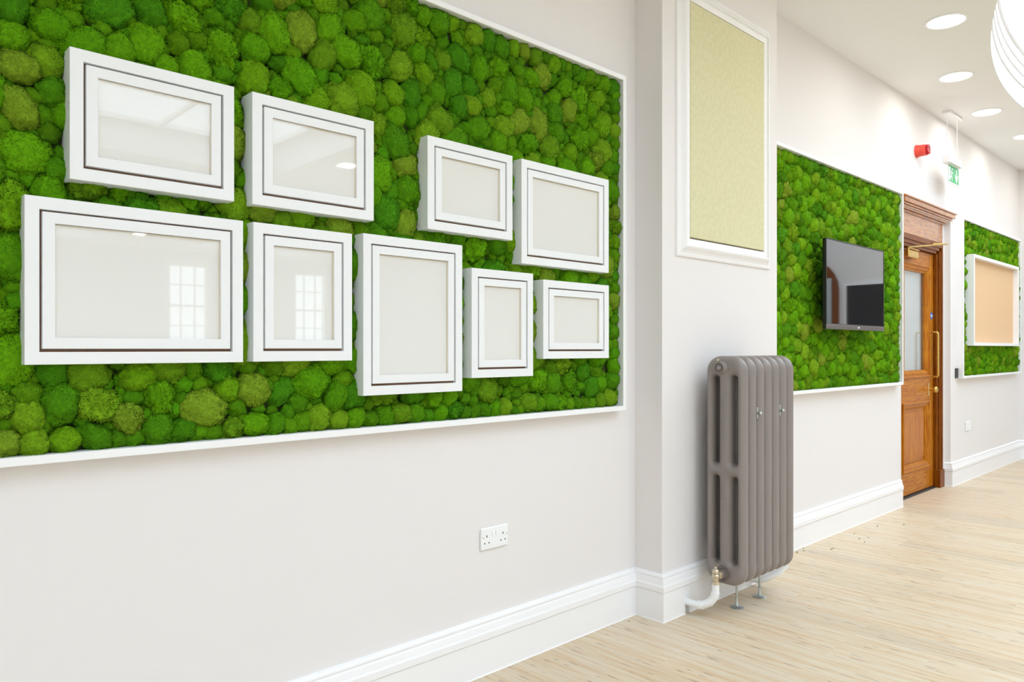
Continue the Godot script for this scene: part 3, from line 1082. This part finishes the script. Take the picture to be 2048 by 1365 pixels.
	b.lathe([Vector2(0.038, -0.004), Vector2(0.030, 0.012), Vector2(0.018, 0.02), Vector2(0.018, 0.045), Vector2(0.0, 0.05)], V(fx, hy, 0), V(1, 0, 0), 16)
	put("valve", b.mesh(), M.nickel, o)
	b = MB.new()
	b.tube([V(fx + 0.05, 0.215, 0), V(fx + 0.085, 0.165, 0), V(fx + 0.09, 0.115, -0.004), V(fx + 0.066, 0.078, -0.03), V(fx + 0.02, 0.05, -0.07), V(fx + 0.003, 0.036, -0.11), V(fx, 0.035, -0.15)], [0.018, 0.0185, 0.021, 0.0195, 0.019, 0.0195, 0.018], 14)
	put("pipe", b.mesh(), M.plastic, o)

func build_door() -> void:
	var L := -0.09
	var J := -0.04
	var d := struct_node("door_1", "varnished oak door with a glazed upper half and brass fittings")
	# frame and head
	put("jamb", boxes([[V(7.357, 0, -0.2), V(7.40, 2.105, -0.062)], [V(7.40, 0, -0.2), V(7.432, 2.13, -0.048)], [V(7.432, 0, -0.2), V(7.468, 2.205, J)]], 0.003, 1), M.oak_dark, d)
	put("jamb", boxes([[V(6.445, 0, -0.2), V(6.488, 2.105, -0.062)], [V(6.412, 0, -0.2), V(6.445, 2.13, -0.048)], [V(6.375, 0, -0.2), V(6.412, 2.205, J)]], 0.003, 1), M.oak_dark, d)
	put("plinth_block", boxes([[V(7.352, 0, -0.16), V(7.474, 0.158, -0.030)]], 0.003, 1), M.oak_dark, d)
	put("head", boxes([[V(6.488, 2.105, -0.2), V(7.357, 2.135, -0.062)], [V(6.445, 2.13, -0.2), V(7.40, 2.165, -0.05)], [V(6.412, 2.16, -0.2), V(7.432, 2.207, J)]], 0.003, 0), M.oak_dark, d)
	put("frieze_board", boxes([[V(6.375, 2.205, -0.2), V(7.468, 2.40, -0.046)]], 0.002, 0), M.oak_gloss, d)
	var cn := put("cornice", boxes([[V(6.36, 2.374, -0.1), V(7.478, 2.388, -0.026)], [V(6.345, 2.388, -0.1), V(7.492, 2.402, -0.008)], [V(6.33, 2.402, -0.1), V(7.512, 2.414, 0.006)], [V(6.315, 2.414, -0.1), V(7.54, 2.430, 0.016)], [V(6.30, 2.430, -0.1), V(7.572, 2.468, 0.030)], [V(6.285, 2.468, -0.1), V(7.60, 2.482, 0.040)]], 0.004, 0), M.oak_gloss, d)
	cn.set_meta("label", "stepped oak cornice over the door")
	# leaf
	var zb := L - 0.044
	var leaf := put("leaf", boxes([[V(6.492, 0.014, zb), V(6.592, 2.10, L)], [V(7.24, 0.014, zb), V(7.354, 2.10, L)]], 0.002, 1), M.oak, d)
	put("bottom_rail", boxes([[V(6.592, 0.014, zb), V(7.24, 0.21, L)]], 0.0015, 0), M.oak, leaf)
	put("lock_rail", boxes([[V(6.592, 0.785, zb), V(7.24, 1.01, L)]], 0.0015, 0), M.oak, leaf)
	put("top_rail", boxes([[V(6.592, 1.972, zb), V(7.24, 2.10, L)]], 0.0015, 0), M.oak, leaf)
	var mould := [Vector2(0, -0.02), Vector2(0, 0.010), Vector2(0.008, 0.014), Vector2(0.016, 0.012), Vector2(0.019, 0.004), Vector2(0.030, 0.002), Vector2(0.034, 0.006), Vector2(0.042, 0.004), Vector2(0.052, -0.006), Vector2(0.062, -0.012), Vector2(0.066, -0.012), Vector2(0.066, -0.03)]
	var pr := []
	for q in mould: pr.append(Vector2(q.x, q.y + L))
	var b := MB.new()
	b.grain = 1
	b.ring(6.586, 7.246, 0.998, 1.984, pr)
	put("glazing_moulding", b.mesh(), M.oak, leaf)
	b = MB.new()
	b.grain = 1
	b.ring(6.586, 7.238, 0.202, 0.792, pr)
	put("panel_moulding", b.mesh(), M.oak, leaf)
	b = MB.new()
	b.grain = 1
	b.ring(6.64, 7.19, 0.26, 0.74, [Vector2(0, L - 0.025), Vector2(0.0, L - 0.020), Vector2(0.036, L - 0.017), Vector2(0.037, L - 0.0125), Vector2(0.042, L - 0.012)])
	b.box(V(6.682, 0.302, L - 0.03), V(7.148, 0.698, L - 0.012), 0.0)
	put("raised_panel", b.mesh(), M.oak_pale, leaf)
	put("glass", boxes([[V(6.64, 1.05, L - 0.030), V(7.19, 1.935, L - 0.024)]]), M.pane, leaf)
	# closer
	var cl := put("door_closer", boxes([[V(6.57, 2.012, L), V(6.80, 2.072, -0.03)]], 0.008, 0), M.brass, d)
	b = MB.new()
	b.box(V(6.60, 2.084, -0.066), V(6.86, 2.094, -0.044), 0.002)
	b.rod(V(6.62, 2.07, -0.055), V(6.62, 2.095, -0.055), 0.012, 12)
	b.tube([V(6.62, 2.094, -0.05), V(7.285, 2.176, 0.045)], [0.0075], 8)
	b.tube([V(7.285, 2.176, 0.045), V(7.18, 2.178, -0.04)], [0.006], 8)
	put("closer_arm", b.mesh(), M.brass, cl)
	# pull handle
	b = MB.new()
	var hx := 7.275
	b.tube([V(hx, 1.398, L - 0.002), V(hx, 1.398, L + 0.045), V(hx, 1.394, L + 0.058), V(hx, 1.384, L + 0.064), V(hx, 1.35, L + 0.065), V(hx, 1.05, L + 0.065), V(hx, 1.016, L + 0.064), V(hx, 1.005, L + 0.058), V(hx, 1.001, L + 0.045), V(hx, 1.001, L - 0.002)], [0.0095], 12)
	for y in [1.398, 1.001]:
		b.lathe([Vector2(0.02, 0.0), Vector2(0.019, 0.005), Vector2(0.0, 0.006)], V(hx, y, L), V(0, 0, 1), 16)
	put("pull_handle", b.mesh(), M.brass, d)
	put("brass_strip", boxes([[V(7.318, 1.03, L), V(7.33, 1.39, L + 0.004)]], 0.001), M.brass, d)
	# knob
	b = MB.new()
	b.lathe([Vector2(0.010, 0.0), Vector2(0.010, 0.03), Vector2(0.013, 0.036), Vector2(0.024, 0.042), Vector2(0.029, 0.054), Vector2(0.027, 0.066), Vector2(0.017, 0.075), Vector2(0.0, 0.077)], V(7.235, 0.888, L), V(0, 0, 1), 22)
	var kn := put("knob", b.mesh(), M.brass, d)
	put("back_plate", boxes([[V(7.216, 0.83, L), V(7.254, 0.945, L + 0.004)]], 0.002), M.brass, kn)
	# sticker
	b = MB.new()
	b.lathe([Vector2(0.032, 0.0), Vector2(0.032, 0.0012), Vector2(0.0, 0.0012)], V(7.312, 1.548, L), V(0, 0, 1), 24)
	var st := put("round_sticker", b.mesh(), M.blue, d)
	st.set_meta("label", "round blue fire door sticker")
	put("sticker_text", boxes([[V(7.293, 1.553, L + 0.001), V(7.331, 1.558, L + 0.0016)], [V(7.290, 1.544, L + 0.001), V(7.334, 1.549, L + 0.0016)], [V(7.296, 1.535, L + 0.001), V(7.328, 1.540, L + 0.0016)]]), M.white, st)
	put("threshold_strip", boxes([[V(6.38, 0.0, -0.2), V(7.357, 0.008, -0.062)]], 0.002), M.threshold, d)
	# corridor behind the door, closed off, and the blind in its glass
	struct("wall_corridor", boxes([[V(6.0, 0, -1.3), V(7.9, CEIL, -1.25)], [V(6.0, 0, -1.3), V(6.05, CEIL, -0.3)], [V(7.85, 0, -1.3), V(7.9, CEIL, -0.3)], [V(6.0, CEIL, -1.3), V(7.9, CEIL + 0.05, -0.3)], [V(6.0, -0.05, -1.3), V(7.9, 0, -0.3)]]), M.paint, "white corridor behind the oak door")
	var bl := thing("door_blind", "pale slatted blind behind the glass of the oak door", "blind")
	b = MB.new()
	var y := 1.02
	while y < 1.95:
		b.quad(V(6.62, y, L - 0.052), V(7.21, y, L - 0.052), V(7.21, y + 0.0108, L - 0.0535), V(6.62, y + 0.0108, L - 0.0535), V(0, 0.3, 1))
		b.quad(V(6.62, y, L - 0.053), V(7.21, y, L - 0.053), V(7.21, y + 0.0108, L - 0.0545), V(6.62, y + 0.0108, L - 0.0545), V(0, -0.3, -1))
		y += 0.0098
	var sl := put("slats", b.mesh(), M.blind, bl)
	sl.set_meta("kind", "stuff")
	put("head_rail", boxes([[V(6.61, 1.945, L - 0.075), V(7.22, 1.975, L - 0.048)]], 0.002), M.blind, bl)

func build_screen() -> void:
	var l := 4.578
	var r := 5.522
	var b0 := 1.374
	var t := 1.942
	var zf := 0.15
	var o := thing("television", "flat black television mounted on the moss between pillar and door", "television")
	put("body", boxes([[V(l, b0, zf - 0.022), V(r, t, zf - 0.001)]], 0.003), M.black, o)
	put("rear_housing", boxes([[V(l + 0.12, b0 + 0.02, zf - 0.052), V(r - 0.12, b0 + 0.36, zf - 0.021)]], 0.01), M.black, o)
	put("wall_bracket", boxes([[V(4.9, 1.5, 0.007), V(5.2, 1.8, zf - 0.045)]], 0.004), M.black, o)
	var f := MB.new()
	f.ring(l, r, b0 + 0.026, t, [Vector2(0, zf - 0.002), Vector2(0, zf + 0.002), Vector2(0.008, zf + 0.002), Vector2(0.009, zf)])
	put("bezel", f.mesh(), M.black, o)
	var ch := put("lower_bezel", boxes([[V(l, b0, zf - 0.002), V(r, b0 + 0.030, zf + 0.004)]], 0.002), M.bezel, o)
	put("maker_mark", boxes([[V(5.06, b0 + 0.011, zf + 0.003), V(5.088, b0 + 0.020, zf + 0.0046)]]), M.white, ch)
	put("standby_light", boxes([[V(l + 0.04, b0 + 0.012, zf + 0.003), V(l + 0.046, b0 + 0.016, zf + 0.0046)]]), M.red, ch)
	put("screen", boxes([[V(l + 0.006, b0 + 0.028, zf - 0.004), V(r - 0.006, t - 0.006, zf + 0.0005)]]), M.screen, o)

func build_pinboard() -> void:
	var o := thing("cork_board", "cork board in a deep white box frame, set on the far moss panel", "notice board")
	var f := MB.new()
	f.ring(7.872, 9.52, 1.279, 2.137, [Vector2(0, 0.006), Vector2(0, 0.099), Vector2(0.001, 0.10), Vector2(0.029, 0.10), Vector2(0.03, 0.099), Vector2(0.03, 0.03)])
	put("box_frame", f.mesh(), M.white, o)
	put("cork", boxes([[V(7.89, 1.30, 0.01), V(9.50, 2.12, 0.05)]], 0.0, 0), M.cork, o)

func build_small() -> void:
	# double socket
	var o := thing("wall_socket", "white double socket with two switches, low on the wall under the pictures", "socket", V(1.934, 0.515, 0))
	put("plate", boxes([[V(-0.071, -0.043, 0), V(0.071, 0.043, 0.0095)]], 0.004), M.plastic, o)
	for s in [-1.0, 1.0]:
		put("rocker", boxes([[V(s * 0.0095 - 0.0065, 0.007, 0.009), V(s * 0.0095 + 0.0065, 0.027, 0.0125)]], 0.0015), M.plastic, o)
		var cx: float = s * 0.0425
		put("pin_hole", boxes([[V(cx - 0.0022, 0.006, 0.009), V(cx + 0.0022, 0.0145, 0.0097)]]), M.hole, o)
		for k in [-1.0, 1.0]:
			put("pin_hole", boxes([[V(cx + k * 0.0112 - 0.0028, -0.0185, 0.009), V(cx + k * 0.0112 + 0.0028, -0.0135, 0.0097)]]), M.hole, o)
		var b := MB.new()
		b.lathe([Vector2(0.0028, 0.0), Vector2(0.0026, 0.0008), Vector2(0.0, 0.0009)], V(s * 0.0605, 0.006, 0.0095), V(0, 0, 1), 12)
		put("screw", b.mesh(), M.nickel, o)
	# far switch plate
	o = thing("wall_plate", "small white single socket plate low on the wall below the cork board", "socket", V(8.045, 0.512, 0))
	put("plate", boxes([[V(-0.075, -0.045, 0), V(0.075, 0.045, 0.01)]], 0.004), M.plastic, o)
	put("rocker", boxes([[V(0.01, 0.004, 0.009), V(0.025, 0.026, 0.0125)]], 0.0015), M.plastic, o)
	for k in [-0.04, -0.015]:
		put("pin_hole", boxes([[V(k - 0.003, -0.018, 0.0095), V(k + 0.003, -0.012, 0.0102)]]), M.hole, o)
	# door release
	o = thing("door_release", "small dark grey box on the wall edge right of the oak door", "door release", V(7.688, 1.024, 0))
	put("case", boxes([[V(-0.03, -0.046, 0), V(0.03, 0.046, 0.014)]], 0.003), M.dark_metal, o)
	put("face", boxes([[V(-0.018, -0.036, 0.0135), V(0.018, 0.036, 0.0155)]], 0.001), M.dark_metal, o)
	# sounder
	o = thing("alarm_sounder", "red round alarm sounder high on the wall above the oak door", "alarm", V(6.645, 2.885, 0))
	var b := MB.new()
	b.lathe([Vector2(0.052, 0.0), Vector2(0.052, 0.012), Vector2(0.047, 0.016), Vector2(0.0, 0.016)], Vector3.ZERO, V(0, 0, 1), 28)
	put("base", b.mesh(), M.red, o)
	b = MB.new()
	b.lathe([Vector2(0.047, 0.012), Vector2(0.047, 0.036), Vector2(0.0455, 0.037), Vector2(0.0455, 0.040), Vector2(0.047, 0.041), Vector2(0.046, 0.078), Vector2(0.038, 0.080), Vector2(0.0, 0.080)], Vector3.ZERO, V(0, 0, 1), 28)
	put("body", b.mesh(), M.red, o)
	for k in 12:
		var a := TAU * k / 12.0
		b = MB.new()
		b.rod(V(cos(a) * 0.036, sin(a) * 0.036, 0.079), V(cos(a) * 0.033, sin(a) * 0.033, 0.098), 0.006, 8)
		put("grille_rib", b.mesh(), M.red_dark, o)
	b = MB.new()
	b.lathe([Vector2(0.03, 0.079), Vector2(0.028, 0.09), Vector2(0.0, 0.092)], Vector3.ZERO, V(0, 0, 1), 20)
	put("horn", b.mesh(), M.red_dark, o)
	# exit sign
	o = thing("exit_sign", "green and white exit sign hanging on cords from the ceiling by the door", "exit sign", V(7.20, CEIL, 0.11))
	put("ceiling_plate", boxes([[V(-0.175, -0.024, -0.03), V(0.175, 0.0, 0.03)]], 0.004), M.white, o)
	for x in [-0.145, 0.13]:
		b = MB.new()
		b.rod(V(x, -0.40, 0), V(x, -0.02, 0), 0.0016, 6)
		put("cord", b.mesh(), M.white, o)
	b = MB.new()
	b.tube([V(-0.155, -0.02, 0.005), V(-0.165, -0.12, 0.005), V(-0.158, -0.22, 0.004), V(-0.150, -0.30, 0.0), V(-0.152, -0.40, 0)], [0.003], 8)
	put("cable", b.mesh(), M.white, o)
	put("housing", boxes([[V(-0.175, -0.445, -0.032), V(0.165, -0.385, 0.032)]], 0.006), M.white, o)
	var sg := put("sign_plate", boxes([[V(-0.13, -0.605, -0.004), V(0.165, -0.44, 0.004)]], 0.001), M.plastic, o)
	put("green_field", boxes([[V(-0.122, -0.592, 0.0032), V(0.158, -0.452, 0.0044)]]), M.green, sg)
	var zf := 0.0044
	# running figure and doorway on the left, arrow on the right
	b = MB.new()
	b.box(V(-0.112, -0.582, zf), V(-0.07, -0.466, zf + 0.0008))
	put("pictogram_doorway", b.mesh(), M.white, sg)
	b = MB.new()
	b.lathe([Vector2(0.010, 0.0), Vector2(0.010, 0.0008), Vector2(0.0, 0.0008)], V(-0.02, -0.478, zf), V(0, 0, 1), 14)
	for q in [[-0.028, -0.492, -0.042, -0.535, 0.010], [-0.042, -0.535, -0.020, -0.552, 0.007], [-0.020, -0.552, -0.030, -0.582, 0.006], [-0.042, -0.535, -0.062, -0.560, 0.007], [-0.030, -0.496, -0.006, -0.518, 0.0055], [-0.030, -0.494, -0.058, -0.508, 0.0055]]:
		var p0 := V(q[0], q[1], zf)
		var p1 := V(q[2], q[3], zf)
		var dd := (p1 - p0).normalized()
		var sd := V(-dd.y, dd.x, 0) * float(q[4])
		var up := V(0, 0, 0.0008)
		b.quad(p0 - sd + up, p0 + sd + up, p1 + sd + up, p1 - sd + up, V(0, 0, 1))
	put("pictogram_figure", b.mesh(), M.white, sg)
	b = MB.new()
	var up2 := V(0, 0, 0.0008)
	b.quad(V(0.085, -0.47, zf) + up2, V(0.105, -0.47, zf) + up2, V(0.105, -0.56, zf) + up2, V(0.085, -0.56, zf) + up2, V(0, 0, 1))
	b.quad(V(0.048, -0.515, zf) + up2, V(0.066, -0.515, zf) + up2, V(0.102, -0.585, zf) + up2, V(0.088, -0.585, zf) + up2, V(0, 0, 1))
	b.quad(V(0.142, -0.515, zf) + up2, V(0.124, -0.515, zf) + up2, V(0.088, -0.585, zf) + up2, V(0.102, -0.585, zf) + up2, V(0, 0, 1))
	put("pictogram_arrow", b.mesh(), M.white, sg)
	# crumbs of moss on the floor
	var cr := RandomNumberGenerator.new()
	cr.seed = 77
	for p in [[4.389, 0.055], [4.504, 0.04], [4.449, 0.07], [5.11, 0.11], [5.001, 0.187], [5.064, 0.22], [4.94, 0.243], [4.611, 0.169], [4.632, 0.173], [5.626, 0.247], [5.445, 0.136], [2.721, 0.055]]:
		var k := put("moss_crumb", cushions[9 + cr.randi() % 5], moss_mats[4 + 4 * (cr.randi() % 2)])
		k.position = V(p[0], 0.0005, p[1])
		k.rotation_degrees = V(-90, cr.randf() * 360.0, 0)
		k.scale = Vector3.ONE * cr.randf_range(0.0028, 0.005)
		tag(k, "tiny green crumb of moss fallen on the floor by the skirting", "moss crumb", "moss crumbs on the floor")

func build_lamps() -> void:
	var e := 0.32
	var near := [[5.112, 0.6656, "round white downlight nearest the top edge, first of the arc"], [6.2056, 0.4139, "round white downlight, second of the arc, before the exit sign"], [7.3262, 0.3358, "round white downlight, third of the arc, right of the exit sign cords"], [8.432, 0.3977, "round white downlight cut by the right picture edge"]]
	for q in near: downlight(q[0], q[1], q[2], "downlights in the ceiling", e)
	for q in [[4.05, 1.07], [9.5, 0.62], [4.3, 3.0], [4.3, 5.2], [4.2, 7.8], [1.3, 7.8], [-1.7, 7.8], [7.5, 8.5], [4.2, 12.0], [6.0, 12.0], [1.0, 12.0], [8.5, 12.0]]:
		downlight(q[0], q[1], "round white downlight elsewhere in the hall ceiling", "downlights out of view", e)

func build_far_side() -> void:
	# what the dark screen mirrors: a framed blackboard and an arched glazed door on the end wall
	var o := thing("blackboard", "dark board in a pale frame on the end wall", "board")
	var f := MB.new()
	f.ring(-0.5, 0.5, 0.0, 1.3, [Vector2(0, 0), Vector2(0, 0.03), Vector2(0.035, 0.03), Vector2(0.035, 0.0)])
	var k := put("frame", f.mesh(), M.white, o)
	k.rotation_degrees = V(0, -90, 0)
	k.position = V(FAR_X, 0.82, 1.76)
	k = put("board", boxes([[V(-0.48, 0.02, 0.0), V(0.48, 1.28, 0.012)]]), M.black, o)
	k.rotation_degrees = V(0, -90, 0)
	k.position = V(FAR_X, 0.82, 1.76)
	var d := struct_node("door_2", "arched oak door in the end wall")
	var b := MB.new()
	b.grain = 1
	var poly := PackedVector2Array([Vector2(-0.45, 0), Vector2(0.45, 0), Vector2(0.45, 2.05)])
	for i in 13:
		var a := PI * i / 12.0
		poly.append(Vector2(cos(a) * 0.45, 2.05 + sin(a) * 0.42))
	var t := Geometry2D.triangulate_polygon(poly)
	for i in range(0, t.size(), 3):
		b.flat(V(poly[t[i]].x, poly[t[i]].y, 0.03), V(poly[t[i + 1]].x, poly[t[i + 1]].y, 0.03), V(poly[t[i + 2]].x, poly[t[i + 2]].y, 0.03), V(0, 0, 1))
	for i in poly.size():
		var j := (i + 1) % poly.size()
		var m := (poly[i] + poly[j]) * 0.5 - Vector2(0, 1.0)
		b.quad(V(poly[i].x, poly[i].y, 0), V(poly[j].x, poly[j].y, 0), V(poly[j].x, poly[j].y, 0.03), V(poly[i].x, poly[i].y, 0.03), V(m.x, m.y, 0))
	k = put("leaf", b.mesh(), M.oak_dark, d)
	k.rotation_degrees = V(0, -90, 0)
	k.position = V(FAR_X, 0.0, 2.78)
	k = put("upper_light", boxes([[V(-0.36, 1.55, 0.03), V(0.36, 2.2, 0.036)]], 0.002), M.blind, d)
	k.rotation_degrees = V(0, -90, 0)
	k.position = V(FAR_X, 0.0, 2.78)
